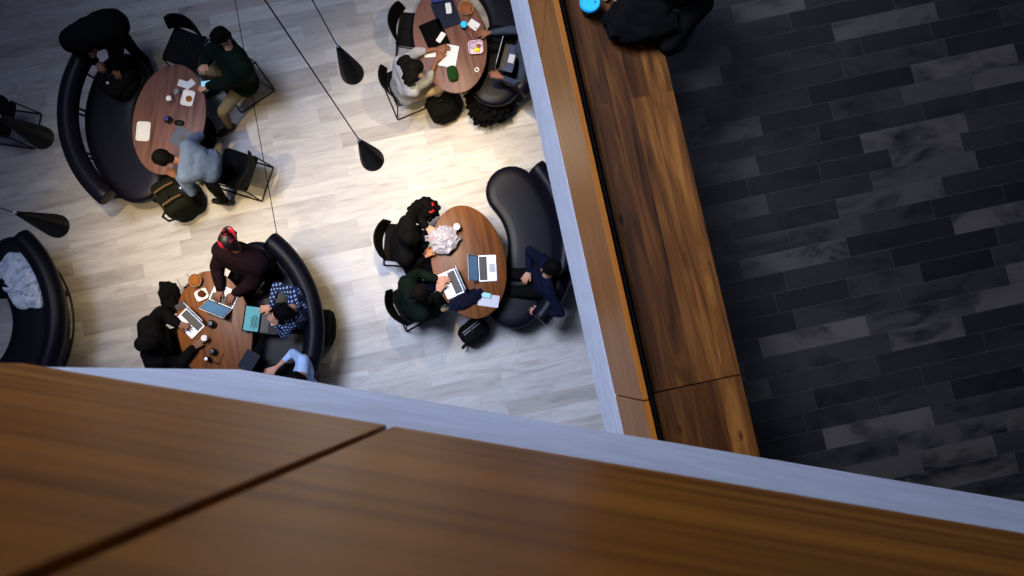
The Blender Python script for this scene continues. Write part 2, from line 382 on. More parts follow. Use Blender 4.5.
def arc_pt(r, a, z): return Vector((r * math.cos(R(a)), r * math.sin(R(a)), z))
def make_sofa(px, py, mid, label, half=40, Rs=.99, w=.31, Rb=1.35, rb=.118, shalf=None):
    c = P(px, py, .72)
    t = thing('curved_sofa', label, 'sofa', (c.x, c.y, 0), R(mid), 'curved black leather sofas')
    sh = shalf or half + 2
    # seat: arc with round ends
    out = []; nn = 26
    for k in range(nn + 1): out.append((Rs + w, -sh + 2 * sh * k / nn, None))
    outline = [arc_pt(Rs + w, a, 0) for _, a, _ in out]
    ec = arc_pt(Rs, sh, 0)
    for k in range(1, 14): an = R(sh) + PI * k / 14; outline.append(ec + Vector((w * math.cos(an), w * math.sin(an), 0)))
    outline += [arc_pt(Rs - w, sh - 2 * sh * k / nn, 0) for k in range(nn + 1)]
    ec = arc_pt(Rs, -sh, 0)
    for k in range(1, 14): an = R(-sh) + PI + PI * k / 14; outline.append(ec + Vector((w * math.cos(an), w * math.sin(an), 0)))
    n = len(outline); cen = [None] * n
    for i, p in enumerate(outline):
        a = max(-sh, min(sh, math.degrees(math.atan2(p.y, p.x)))); cen[i] = arc_pt(Rs, a, 0)
    vs = []; fs = []; prof = [(.80, .30), (.93, .305), (.985, .33), (1, .37), (.99, .42), (.95, .447), (.86, .462), (.6, .468), (.25, .47)]
    for f, z in prof:
        for p, q in zip(outline, cen): v = q.lerp(p, f); vs.append((v.x, v.y, z))
    for i in range(len(prof) - 1):
        for k in range(n): fs.append((i * n + k, i * n + (k + 1) % n, (i + 1) * n + (k + 1) % n, (i + 1) * n + k))
    fs.append(tuple(range(n))[::-1]); fs.append(tuple((len(prof) - 1) * n + k for k in range(n)))
    MB().add(vs, fs).build('seat_cushion', M_leather, t)
    st = MB(); st.tube([q.lerp(p, .985) + Vector((0, 0, .425)) for p, q in zip(outline, cen)], .006, 6, closed=True)
    st.build('piping', M_black, t)
    # bolster back
    pts = []; rr = []
    m = 30
    for k in range(m + 1):
        a = -half + 2 * half * k / m; pts.append(arc_pt(Rb, a, .72)); rr.append(rb)
    e = .4
    pts = [arc_pt(Rb, -half - 1.2, .72), arc_pt(Rb, -half - .9, .72)] + pts + [arc_pt(Rb, half + .9, .72), arc_pt(Rb, half + 1.2, .72)]
    rr = [rb * .72, rb * .93] + rr + [rb * .93, rb * .72]
    MB().tube(pts, rr, 20).build('backrest_bolster', M_leather, t)
    fr = MB(); fr.tube([arc_pt(1.19, -half + 2 * half * k / 24, .02) for k in range(25)], .014, 8); fr.build('floor_rail', M_metal, t)
    for a in (-half, -half / 3, half / 3, half):
        g = MB().tube([arc_pt(1.19, a, .02), arc_pt(Rb, a, .66)], .014, 8); g.build('post', M_metal, t)
        MB().tube([arc_pt(1.19, a, .02), arc_pt(Rs - w + .1, a, .02)], .012, 8).build('foot_bar', M_metal, t)
        MB().tube([arc_pt(Rs - .1, a * .95, .02), arc_pt(Rs - .1, a * .95, .32)], .016, 8).build('leg', M_metal, t)
        MB().tube([arc_pt(Rb, a * .8, .60), arc_pt(Rs + w - .03, a * .8, .38)], .012, 8).build('bracket', M_metal, t)
    return t
make_sofa(183, 108, 191, 'curved black leather sofa left of the table with white plates', 40, shalf=39)
make_sofa(196, 334, 11, 'curved black sofa right of the laptop-covered table, black backpack behind it', 41)
make_sofa(448.7, 244, 1, 'curved black sofa against the pale wall, person in navy on its lower half', 40)
make_sofa(-62, 325, 7, 'curved black sofa at the left edge holding a crumpled white shirt', 41)
make_sofa(431, 20, 1, 'curved black sofa between the top table and the pale wall', 40)

def make_chair(name='chair'):
    t = thing(name, '', 'chair', (0, 0, 0), 0, 'black cafe chairs')
    s = MB(); vs = []; fs = []; nx, ny = 12, 12           # faces +X (front)
    for i in range(nx + 1):
        for j in range(ny + 1):
            u, v = i / nx, j / ny; x = -.21 + .43 * u; wv = .225 - .02 * (1 - u) - .015 * u * u; y = (v - .5) * 2 * wv
            z = .452 - .03 * math.sin(PI * u) * (1 - (2 * v - 1) ** 2) - .03 * max(0, (u - .85) / .15) ** 2 + .02 * (2 * v - 1) ** 4
            vs.append((x, y, z))
    nv = len(vs); vs += [(x, y, z - .018) for x, y, z in vs]
    I = lambda i, j: i * (ny + 1) + j
    for i in range(nx):
        for j in range(ny): fs.append((I(i, j), I(i + 1, j), I(i + 1, j + 1), I(i, j + 1))); fs.append((nv + I(i, j), nv + I(i, j + 1), nv + I(i + 1, j + 1), nv + I(i + 1, j)))
    for i in range(nx):
        for j in (0, ny): fs.append((I(i, j), nv + I(i, j), nv + I(i + 1, j), I(i + 1, j)))
    for j in range(ny):
        for i in (0, nx): fs.append((I(i, j), I(i, j + 1), nv + I(i, j + 1), nv + I(i, j)))
    s.add(vs, fs).build('seat', M_mesh, t)
    MB().tube([(-.17, .02, .455), (.12, .03, .437)], .004, 6).build('seam', M_black, t)
    vs = []; fs = []; nx, ny = 14, 8
    for th in (0, 1):
        for i in range(nx + 1):
            for j in range(ny + 1):
                a = (i / nx - .5) * 2; v = j / ny
                hw = .235 - .02 * v ** 3; r_ = a * hw
                x = -.215 + .085 * a * a - .05 * v - .012 * th; z = .53 + .29 * v - .06 * abs(a) ** 4 * v
                vs.append((x, r_, z))
    nv = (nx + 1) * (ny + 1)
    for i in range(nx):
        for j in range(ny): fs.append((I(i, j), I(i + 1, j), I(i + 1, j + 1), I(i, j + 1))); fs.append((nv + I(i, j), nv + I(i, j + 1), nv + I(i + 1, j + 1), nv + I(i + 1, j)))
    for i in range(nx):
        for j in (0, ny): fs.append((I(i, j), nv + I(i, j), nv + I(i + 1, j), I(i + 1, j)))
    for j in range(ny):
        for i in (0, nx): fs.append((I(i, j), I(i, j + 1), nv + I(i, j + 1), nv + I(i, j)))
    b = MB().add(vs, fs).build('backrest', M_mesh, t)
    rim = []
    for k in range(nx + 1):
        a = (k / nx - .5) * 2; rim.append((-.215 + .085 * a * a - .056, a * .215, .82 - .06 * abs(a) ** 4))
    MB().tube(rim, .010, 8).build('rim', M_black, b)
    for sg in (-1, 1):
        y = .225 * sg
        MB().tube([(-.19, y * .93, .54), (-.20, y * .95, .44), (.17, y, .43), (.205, y, .40), (.235, y, .03), (.22, y, .012), (-.25, y, .012), (-.265, y, .03), (-.20, y * .95, .43)], .0095, 8).build('side_frame', M_metal, t)
    MB().tube([(-.265, -.225, .014), (-.265, .225, .014)], .0085, 8).build('cross_bar', M_metal, t)
    MB().tube([(.05, -.22, .43), (.05, .22, .43)], .0085, 8).build('cross_bar', M_metal, t)
    return t
CH = None
def chair(px, py, ang, label):
    global CH
    p = P(px, py, .45)
    if CH is None:
        CH = make_chair('cafe_chair'); CH.location = (p.x, p.y, 0); CH.rotation_euler = (0, 0, R(ang)); CH['label'] = label; return CH
    return dup(CH, (p.x, p.y, 0), R(ang), label)
chair(185, 48, -110, 'empty black chair at the top of the table with white plates')
chair(236, 76, 215, 'black chair under the person in the dark green top')
chair(236, 170, 163, 'empty black chair behind the person in the blue-grey top')
chair(415, 31, -7, 'empty black chair at the left side of the top table')
chair(406, 84, 23, 'black chair under the long-haired person in the pale shirt')
chair(402, 243, -4, 'black chair under the dark-haired person beside the white plastic bag')
chair(413, 302, 28, 'black chair under the person in dark green typing on a laptop')
chair(180, 346, 12, 'black chair under the hooded person left of the laptop-covered table')
chair(-4, 118, 172, 'black chair cut off by the left edge, behind a cone lamp')

# ------------------------------------------------------------------ laptops
def make_laptop(label, px, py, ang, z=.742, lid=105, scr=M_scr, body=None, w=.30, d=.205, keys=True, deck=None, lidmat=None, name_lines=False):
    """lid direction = ang"""
    body = body or M_alu; p = P(px, py, z)
    t = thing('laptop', label, 'laptop', (p.x, p.y, z), R(ang - 90), 'open laptops on the tables')
    MB().prism(rrect(w, d, .012), 0.001, .014).build('base', body, t, smooth=False)
    k = MB()
    for r_ in range(5):
        for c_ in range(13):
            k.box((-w * .44 + w * .88 * (c_ + .5) / 13, d * .04 + d * .40 * (r_ + .5) / 5, .0155), (w * .06, d * .066, .003))
    kb = MB().box((0, d * .24, .0142), (w * .90, d * .43, .0008)); kbo = kb.build('keyboard', M_keys, t, smooth=False); k.build('key_caps', M_kcap, kbo, smooth=False)
    MB().box((0, -d * .26, .0145), (w * .32, d * .34, .0012), bev=.0003).build('trackpad', M_pad, t, smooth=False)
    th = R(lid)                                       # opening angle
    u = Vector((0, -math.cos(th), math.sin(th)))      # up along the lid
    nrm = Vector((0, math.sin(th), math.cos(th)))     # towards the back of the lid
    hp = Vector((0, d / 2, .014))
    rot = Matrix((Vector((1, 0, 0)), u, Vector((1, 0, 0)).cross(u))).transposed()
    lo = MB().box(hp + u * d / 2, (w, d, .006), rot=rot, bev=.002).build('lid', lidmat or body, t, smooth=False)
    fr_ = Vector((1, 0, 0)).cross(u)
    MB().box(hp + u * d * .5 + fr_ * .0034, (w * .97, d * .95, .0008), rot=rot).build('bezel', M_black, lo, smooth=False)
    MB().box(hp + u * d * .52 + fr_ * .0042, (w * .92, d * .84, .0008), rot=rot).build('display', scr, lo, smooth=False)
    if name_lines:
        tl = MB()
        for q in range(5): tl.box(hp + u * d * (.2 + .08 * q) + fr_ * .005 + Vector((-w * .12 + .01 * (q % 2), 0, 0)), (w * (.4 + .08 * (q % 3)), .007, .0004), rot=rot)
        tl.build('page_lines', M_keys, lo, smooth=False)
    MB().tube([(-w * .4, d / 2 + .002, .012), (w * .4, d / 2 + .002, .012)], .005, 8).build('hinge', M_black, t)
    return t
make_laptop('silver laptop lying right of centre on the table with the plastic bag', 487.5, 268.3, 183, lid=122)
make_laptop('silver laptop being typed on by the person in dark green', 451, 284, 24, lid=98)
make_laptop('silver laptop in front of the hooded person at the left', 189.5, 323.5, 47, lid=108)
make_laptop('white laptop under the hands of the person in the red cap', 224.5, 296, -112, lid=128, body=M_white)
make_laptop('dark laptop with cyan screen before the person in the blue plaid shirt', 270, 321, 174, z=.70, lid=140, scr=M_scr2, body=M_black, name_lines=True)
make_laptop('navy laptop held by the half-hidden person right of the top table', 507, 58, 166, z=.70, lid=85, body=mat('navy aluminium', (.07, .14, .30), .45), lidmat=M_alu, w=.33, scr=M_keys)

def pad(name, label, cat, px, py, ang, w, d, h, m, z=.742, r=.012, sub=None, group=None):
    p = P(px, py, z); t = MB().prism(rrect(w, d, r), 0.0005, h).build(name, m, None, smooth=False)
    t.location = p; t.rotation_euler = (0, 0, R(ang)); tag(t, label, cat, group)
    if sub: MB().prism(rrect(w * sub[1], d * sub[1], r * .6), h, h + .001).build(sub[0], sub[2], t, smooth=False)
    return t
pad('closed_laptop', 'closed black laptop lying left on the top table', 'laptop', 434.5, 35, 24 + 90, .34, .26, .02, M_blackm, sub=('lid_panel', .97, M_blackm))
pad('closed_laptop', 'closed navy laptop under a white phone at the top of the picture', 'laptop', 446, 14, 20 + 90, .34, .27, .02, M_navy, sub=('lid_panel', .97, M_navy))
G = 'phones on the tables'
pad('phone', 'white phone lying on the closed black laptop', 'phone', 440.9, 37.6, 58, .13, .062, .009, M_white, z=.763, sub=('screen', .9, M_paper), group=G)
pad('phone', 'white phone lying on the closed navy laptop', 'phone', 448.5, 8.4, 98, .13, .065, .009, M_white, z=.763, sub=('screen', .9, M_paper), group=G)
pad('phone', 'black phone at the left rim of the laptop-covered table', 'phone', 181, 305.5, 33, .135, .068, .009, M_black, sub=('screen', .92, M_keys), group=G)
M_phs = mat('lit phone screen', (.3, .5, .6), .2, emit=(.5, .7, .8), estr=.8, scale=90, var=.5)
pad('phone', 'small black phone with lit screen on the papers by the table rim', 'phone', 486, 295.2, 170, .12, .062, .009, M_black, z=.746, sub=('screen', .88, M_phs), group=G)
pad('phone', 'lit phone held by the person in the dark green top', 'phone', 206.5, 83.8, 8, .135, .07, .009, M_black, z=.80, sub=('screen', .9, M_phs), group=G)
# papers
pad('paper_sheet', 'printed sheet under the phone on the table with the plastic bag', 'paper', 488.5, 300.5, -8, .24, .14, .002, M_paper)
def writing(parent, w, d, n, z, m=M_keys):
    mb = MB()
    for i in range(n):
        ln = w * random.uniform(.5, .8); mb.box((-w * .4 + ln / 2, d * (.38 - .76 * i / (n - 1)), z), (ln, d * .022, .0004))
    mb.build('text_lines', m, parent, smooth=False)
nb = pad('notebook', 'open white notebook under the hands of the person in the pale shirt', 'notebook', 448.5, 56, -10, .21, .27, .012, M_paper)
writing(nb, .21, .27, 9, .0125, M_pad)
pad('paper_sheet', 'loose white sheet half under the arm of the person in the pale shirt', 'paper', 431.5, 53, 5, .17, .10, .002, M_paper)
pad('napkin', 'white napkin lying between the cyan cup and the table rim', 'napkin', 473.6, 24.8, -35, .13, .10, .004, M_paper)
pad('napkin', 'unfolded white napkin left in the pair above the cookie plate', 'napkin', 183.5, 84, -18, .13, .08, .004, M_paper)
pad('napkin', 'unfolded white napkin right in the pair above the cookie plate', 'napkin', 189.5, 84.5, 38, .13, .08, .006, M_paper)
pad('folder', 'slate-blue folder under the arm of the person in the blue-grey top', 'folder', 181, 137, 60, .23, .19, .012, mat('slate blue cover', (.26, .29, .36), .6))
pad('tablet', 'dark blue tablet hanging over the lower right rim of the laptop-covered table', 'tablet', 249, 361, 60, .23, .17, .01, M_black, sub=('screen', .9, M_navy))

# plates, cups
def plate(label, px, py, ang, w, d, food=None, m=M_white):
    p = P(px, py, .742); t = thing('square_plate', label, 'plate', p, R(ang), 'white square plates')
    vs = []; fs = []; prof = [(.62, .001), (.7, .001), (1, .018), (.97, .020), (.74, .007), (.3, .006)]; o0 = rrect(w, d, .035); n = len(o0)
    for f, z in prof: vs += [(x * f, y * f, z) for x, y in o0]
    for i in range(len(prof) - 1):
        for k in range(n): fs.append((i * n + k, i * n + (k + 1) % n, (i + 1) * n + (k + 1) % n, (i + 1) * n + k))
    fs.append(tuple(range(n))[::-1]); fs.append(tuple((len(prof) - 1) * n + k for k in range(n)))
    MB().add(vs, fs).build('dish', m, t)
    return t
def loose(name, label, cat, mb, m, px, py, z, ang=0, group=None):
    o = mb.build(name, m); o.location = P(px, py, z); o.rotation_euler = (0, 0, R(ang)); return tag(o, label, cat, group)
plate('empty white square plate at the left of its table, near the sofa', 143.8, 131.6, -3, .165, .235)
plate('white square plate with a brown cookie on it', 188.3, 98.4, -12, .15, .19)
loose('cookie', 'brown cookie on the white plate', 'cookie', MB().blob((0, 0, .012), (.075, .07, .022), 3, .18, 4), M_food, 189, 99, .748)
plate('white square plate of food beside the white laptop', 202, 294.8, 25, .15, .13)
loose('pastry', 'half-eaten brown pastry on the plate beside the white laptop', 'pastry', MB().blob((0, 0, .018), (.085, .075, .04), 5, .35, 3), mat('dark pastry', (.28, .13, .08), .8, var=.5, scale=60), 202, 294, .748)
M_kraft = mat('kraft paper', (.50, .42, .34), .8)
def bowl(label, px, py, r, m, fm, name='food_bowl', lidm=None):
    p = P(px, py, .742); t = thing(name, label, 'bowl', p, 0)
    MB().lathe([(.002, .004), (r * .6, .001), (r * .95, .045), (r, .052), (r * .95, .052), (r * .6, .012), (.002, .01)], seg=28).build('dish', m, t)
    MB().blob((0, 0, .032), (r * 1.6, r * 1.6, .05), 4, .4, 5).build('food', fm, t)
    return t
bowl('brown paper bowl of fried food at the top rim of the laptop-covered table', 196.5, 281, .078, M_kraft, M_food)
bowl('bowl of nuts and cutlery at the top right rim of the top table', 466.5, 9, .095, M_kraft, mat('nut mix', (.45, .24, .12), .7, var=.7, scale=50))
# square tub with colourful food
p = P(475.9, 48.7, .742); t = thing('lunch_tub', 'square pink-white plastic tub of colourful food', 'food tub', p, R(5))
vs = []; fs = []; o0 = rrect(.17, .16, .04); n = len(o0)
prof = [(.8, .001), (.82, .002), (1, .05), (1.04, .055), (.97, .055), (.8, .02), (.3, .018)]
for f, z in prof: vs += [(x * f, y * f, z) for x, y in o0]
for i in range(len(prof) - 1):
    for k in range(n): fs.append((i * n + k, i * n + (k + 1) % n, (i + 1) * n + (k + 1) % n, (i + 1) * n + k))
fs.append(tuple(range(n))[::-1]); fs.append(tuple((len(prof) - 1) * n + k for k in range(n)))
MB().add(vs, fs).build('tub', mat('pink white plastic', (.74, .66, .76), .35), t)
MB().blob((.012, -.03, .035), (.075, .05, .04), 2, .2).build('yellow_fruit', mat('yellow fruit', (.85, .78, .12), .5), t)
MB().blob((-.02, .025, .032), (.09, .07, .035), 6, .3).build('pale_salad', mat('lilac salad', (.62, .56, .68), .6, var=.5, scale=60), t)
MB().blob((.035, .02, .032), (.05, .05, .03), 8, .3).build('brown_morsel', M_food, t)

def cup(label, px, py, bodym, lidm, z=.742, r=.04, h=.105, name='takeaway_cup', cat='cup', group='cups on the tables', top=None):
    p = P(px, py, z + h); t = thing(name, label, cat, (p.x, p.y, z), 0, group)
    MB().lathe([(r * .7, .001), (r * .72, .004), (r * .95, h * .88), (r * .97, h * .9), (.004, h * .9)], seg=28).build('cup_body', bodym, t)
    MB().lathe([(r * 1.02, h * .87), (r * 1.05, h * .9), (r * 1.02, h * .93), (r * .93, h), (r * .86, h), (r * .82, h * .97), (.003, h * .965)], seg=28).build('lid', lidm, t)
    MB().lathe([(.004, h * .96), (.005, h * .975), (.003, h * .98)], (r * .5, 0, 0), seg=10).build('sip_hole', M_black, t)
    return t
cup('white lidded coffee cup near the plastic bag', 456.7, 226.6, M_white, M_white)
cup('white lidded coffee cup held near the silver laptop at the left table', 203.8, 338, M_white, M_white, r=.037)
cup('small cup with cyan lid on the top table', 463.7, 24.0, M_navy, M_cyan, r=.04, h=.12)
cup('clear plastic cup with white ring lid left of the cookie plate', 168.4, 98, M_glass, M_white, r=.032, h=.11)
cup('clear plastic cup tipped with ice above the cookie plate', 176, 91, M_glass, M_glass, r=.034, h=.08)
def bottle(label, px, py, cap, h=.18, r=.03):
    p = P(px, py, .742 + h); t = thing('drink_bottle', label, 'bottle', (p.x, p.y, .742), 0, 'small bottles with blue caps')
    MB().lathe([(r * .9, .001), (r, .01), (r, h * .6), (r * .45, h * .82), (r * .45, h * .88)], seg=20).build('bottle_body', mat('dark plastic', (.09, .08, .09), .2), t)
    MB().lathe([(r * .62, h * .85), (r * .65, h * .87), (r * .62, h), (r * .4, h * 1.01)], seg=20).build('cap', cap, t)
    return t
M_bcap = mat('blue cap', (.10, .13, .42), .4)
bottle('small bottle with deep blue cap beside the black phone-shaped case', 166, 118.3, M_bcap, .10, .042)
bottle('small bottle with dark blue cap right of the silver laptop at the left table', 209.7, 323.6, mat('dark blue cap', (.07, .09, .2), .4), .10, .045)
bottle('small bottle with dark blue cap below the white coffee cup', 211.3, 351.5, MATS['dark blue cap'], .10, .04)
bottle('dark bottle with grey cap nearest the grey wall edge on the laptop-covered table', 205.5, 359, M_alu, .13, .03)
loose('glasses_case', 'black oval case between the blue-capped bottle and the folder', 'case', MB().blob((0, 0, .022), (.115, .065, .044), 2, .02, 2, power=2.4), M_black, 179.8, 123.4, .742, -8)
def shades(label, px, py, ang):
    p = P(px, py, .742); t = thing('sunglasses', label, 'sunglasses', p, R(ang), 'sunglasses on the tables')
    for s in (-1, 1):
        MB().blob((.034 * s, 0, .02), (.056, .012, .04), 1, .02, 2).build('lens', M_black, t)
        MB().tube([(.064 * s, 0, .03), (.066 * s, .10, .03), (.06 * s, .13, .012)], .003, 6).build('temple', M_black, t)
    MB().tube([(-.012, 0, .028), (.012, 0, .028)], .003, 6).build('bridge', M_black, t); return t
shades('black sunglasses at the upper left rim of the laptop-covered table', 188, 286, 30)
shades('black sunglasses beside the dark bottle near the grey wall edge', 214, 362, -20)
shades('black sunglasses above the square food tub', 478, 39, 40)
# small white lid
t = loose('tape_ring', 'tiny white ring lying near the right rim of the top table', 'ring', MB().tube([(.022 * math.cos(2 * PI * k / 20), .022 * math.sin(2 * PI * k / 20), .008) for k in range(20)], .007, 8, closed=True), M_white, 476.9, 70, .742)
loose('green_pouch', 'dark green zip pouch beside the open notebook', 'pouch', MB().blob((0, 0, .035), (.12, .19, .07), 3, .08, 2, power=3), mat('green cloth', (.07, .19, .06), .8), 452.8, 74.5, .742, 12)
loose('blue_container', 'blue container at the top edge of the picture on the top table', 'container', MB().prism(rrect(.16, .12, .03), 0, .06), mat('blue plastic', (.10, .16, .42), .4), 438, -1, .742, 10)
# plastic bag
def crumple(name, label, cat, mat_, px, py, z, size, seed, amp=.35, freq=4, ang=0, sub=4, power=2.3, extra=None):
    mb = MB().blob((0, 0, size[2] / 2), size, seed, amp, freq, sub, power)
    for v in mb.v: v.z = max(v.z, .003)
    p = P(px, py, z); t = mb.build(name, mat_); t.location = p; t.rotation_euler = (0, 0, R(ang)); tag(t, label, cat); return t
t = crumple('plastic_bag', 'crumpled white plastic carrier bag on a wooden table', 'bag', M_bagp, 444, 241, .742, (.33, .30, .13), 9, .24, 3.0, 30, 5)
MB().tube([(-.12, .06, .08), (-.17, .10, .06), (-.16, .14, .03), (-.10, .12, .05)], [.012, .018, .018, .012], 8).build('handle', M_bagp, t)
MB().tube([(-.13, .02, .08), (-.02, -.02, .13), (.10, -.03, .10)], [.01, .016, .01], 8).build('handle', M_bagp, t)
M_pink = mat('pale pink print', (.72, .5, .58), .6)
MB().blob((-.10, .085, .105), (.07, .04, .012), 3, .2).build('pink_print', M_pink, t)

M_cloth_k = mat('black cloth', (.025, .025, .028), .92, var=.4, scale=30, bump=.3)
M_cloth_n = mat('dark navy cloth', (.045, .06, .13), .85, var=.4, scale=30, bump=.3)
crumple('folded_jacket', 'dark navy jacket lying on the table under the typed-on laptop', 'jacket', M_cloth_n, 465, 300, .742, (.40, .16, .07), 4, .3, 3, 28)
t = crumple('floral_scarf', 'black scarf with red blotches beside the plastic bag', 'scarf', M_cloth_k, 424, 213, .50, (.36, .26, .25), 12, .35, 3, 15)
for i, (x, y, zz) in enumerate(((.10, -.05, .225), (.12, .03, .20))):
    MB().blob((x, y, zz), (.07 - .01 * i, .05, .03), i, .4).build('red_blotch', M_red, t)
M_shirt = mat('white shirt cloth', (.78, .81, .86), .85, var=.12, scale=9, bump=1)
# crumpled white shirt with folds
from mathutils import noise
def rag(name, label, cat, m, px, py, z, w, d, seed, ang, hh=.09):
    n = 46; vs = []; fs = []
    for i in range(n):
        for j in range(n):
            u, v = (i / (n - 1) - .5) * 2, (j / (n - 1) - .5) * 2
            k = 1 / max(1e-6, max(abs(u), abs(v))) if max(abs(u), abs(v)) > 0 else 1
            # squash square into a ragged disc
            ex = 1 + .18 * noise.noise(Vector((u * 1.3, v * 1.3, seed)))
            x = u * math.sqrt(1 - v * v / 2) * w / 2 * ex; y = v * math.sqrt(1 - u * u / 2) * d / 2 * ex
            f = abs(noise.noise(Vector((u * 5 + v * 2, v * 1.6 - u, seed)))) + .5 * abs(noise.noise(Vector((u * 9, v * 3, seed + 4))))
            e = 1 - max(abs(u), abs(v)) ** 6
            vs.append((x, y, .012 + hh * (.35 * e + .9 * f * e)))
    for i in range(n - 1):
        for j in range(n - 1): fs.append((i * n + j, (i + 1) * n + j, (i + 1) * n + j + 1, i * n + j + 1))
    o = MB().add(vs, fs).build(name, m); s = o.modifiers.new('t', 'SOLIDIFY'); s.thickness = .006
    o.location = P(px, py, z); o.rotation_euler = (0, 0, R(ang)); return tag(o, label, cat)
rag('crumpled_shirt', 'crumpled white shirt lying on the sofa at the left edge', 'shirt', M_shirt, 23, 281, .49, .76, .48, 2, -62, .13)
rag('navy_jacket', 'dark navy jacket beside the white shirt at the left edge', 'jacket', M_cloth_n, -2, 285, .50, .40, .26, 8, -40, .12)

# ------------------------------------------------------------------ bags
def backpack(name, label, m, px, py, z, size, ang, seed=1, straps=2, pocket=True, cat='backpack', lift=0, tilt=0):
    p = P(px, py, z + size[2] / 2); t = thing(name, label, cat, (p.x, p.y, z + lift), R(ang), 'dark bags around the tables')
    t.rotation_euler = (0, R(tilt), R(ang))
    MB().blob((0, 0, size[2] / 2), size, seed, .07, 2.4, 4, 4.5).build('bag_body', m, t)
    if pocket:
        MB().blob((size[0] * .42, 0, size[2] * .36), (size[0] * .4, size[1] * .7, size[2] * .5), seed + 2, .08, 2, 3, 3).build('front_pocket', m, t)
    for i in range(straps):
        y = size[1] * (.25 if i else -.25)
        MB().tube([(-size[0] * .35, y, size[2] * .92), (-size[0] * .62, y * 1.1, size[2] * .75), (-size[0] * .66, y * 1.2, size[2] * .4), (-size[0] * .42, y, size[2] * .12)], .014, 8).build('strap', M_black, t)
    MB().tube([(-.02, -.04, size[2] * .95), (-.01, -.03, size[2] + .04), (-.01, .03, size[2] + .04), (-.02, .04, size[2] * .95)], .008, 8).build('handle', M_black, t)
    MB().tube([(size[0] * .15, -size[1] * .40, size[2] * .84), (size[0] * .20, 0, size[2] * .96), (size[0] * .15, size[1] * .40, size[2] * .84)], .004, 6).build('zip', M_alu, t)
    return t
M_bagk = mat('black nylon', (.035, .035, .04), .85, var=.3, scale=40, bump=.2)
M_olive = mat('dark olive canvas', (.075, .08, .055), .85, var=.5, scale=20, bump=.3)
t = backpack('backpack', 'dark olive backpack with tan straps below the person in the blue-grey top', M_olive, 178, 199, .0, (.38, .48, .56), 35, 3)
M_tan = mat('tan webbing', (.36, .27, .19), .85)
for y in (-.10, .08):
    MB().tube([(-.15, y, .5), (-.11, y, .63), (.02, y, .635), (.12, y, .60)], .013, 8).build('tan_strap', M_tan, t)
t2 = loose('steel_flask', 'blue-grey flask sticking out beside the olive backpack', 'flask', MB().lathe([(.03, .001), (.032, .01), (.032, .2), (.02, .22), (.02, .25), (.005, .255)], seg=20), mat('blue steel', (.35, .4, .52), .3, .7), 188, 192, .42)
t = backpack('handbag', 'black bag with pale buckles on the sofa, under the leaning person in black', M_bagk, 118, 80, .47, (.34, .42, .26), -35, 5, straps=1)
for x, y in ((.0, -.10), (.04, .07)): MB().lathe([(.012, .262), (.018, .265), (.012, .272)], (x, y, 0), seg=12).build('buckle', M_alu, t)
backpack('backpack', 'black backpack standing on the floor behind the sofa by the plaid-shirted person', M_bagk, 324, 327, 0, (.20, .42, .46), 0, 8)
backpack('backpack', 'black rucksack on the floor below the person in the pale shirt', M_bagk, 443, 107, 0, (.30, .38, .36), -65, 11)
t = crumple('fur_coat', 'shaggy black coat heaped on the floor below the top table', 'coat', M_cloth_k, 490, 107, .0, (.52, .50, .36), 21, .4, 5, 0, 5)
sh = MB(); random.seed(11)
for i in range(150):
    a = random.uniform(0, 2 * PI); e = random.uniform(0, 1.1); d = Vector((math.cos(a) * math.cos(e), math.sin(a) * math.cos(e), math.sin(e)))
    q = Vector((d.x * .235, d.y * .225, .17 + d.z * .15)); sh.tube([q, q + d * .035 + Vector((0, 0, -.01)), q + d * .06 + Vector((0, 0, -.035))], [.016, .010, .002], 5)
sh.build('fur_tufts', M_cloth_k, t)
t = backpack('tote_bag', 'black bag with pale stripes on the floor below the table with the plastic bag', M_bagk, 474, 331, 0, (.36, .27, .34), 38, 14, straps=1, pocket=False)
M_stripe = mat('grey webbing', (.5, .5, .52), .7)
for k in range(2): MB().tube([(-.12, .02 + .03 * k, .345), (.0, .02 + .03 * k, .36), (.12, .02 + .03 * k, .34)], .006, 6).build('pale_stripe', M_stripe, t)
crumple('draped_jacket', 'black jacket with hanging corner at the left rim of the laptop-covered table', 'jacket', M_cloth_k, 176, 299, .40, (.22, .40, .30), 31, .25, 2.5, 25)

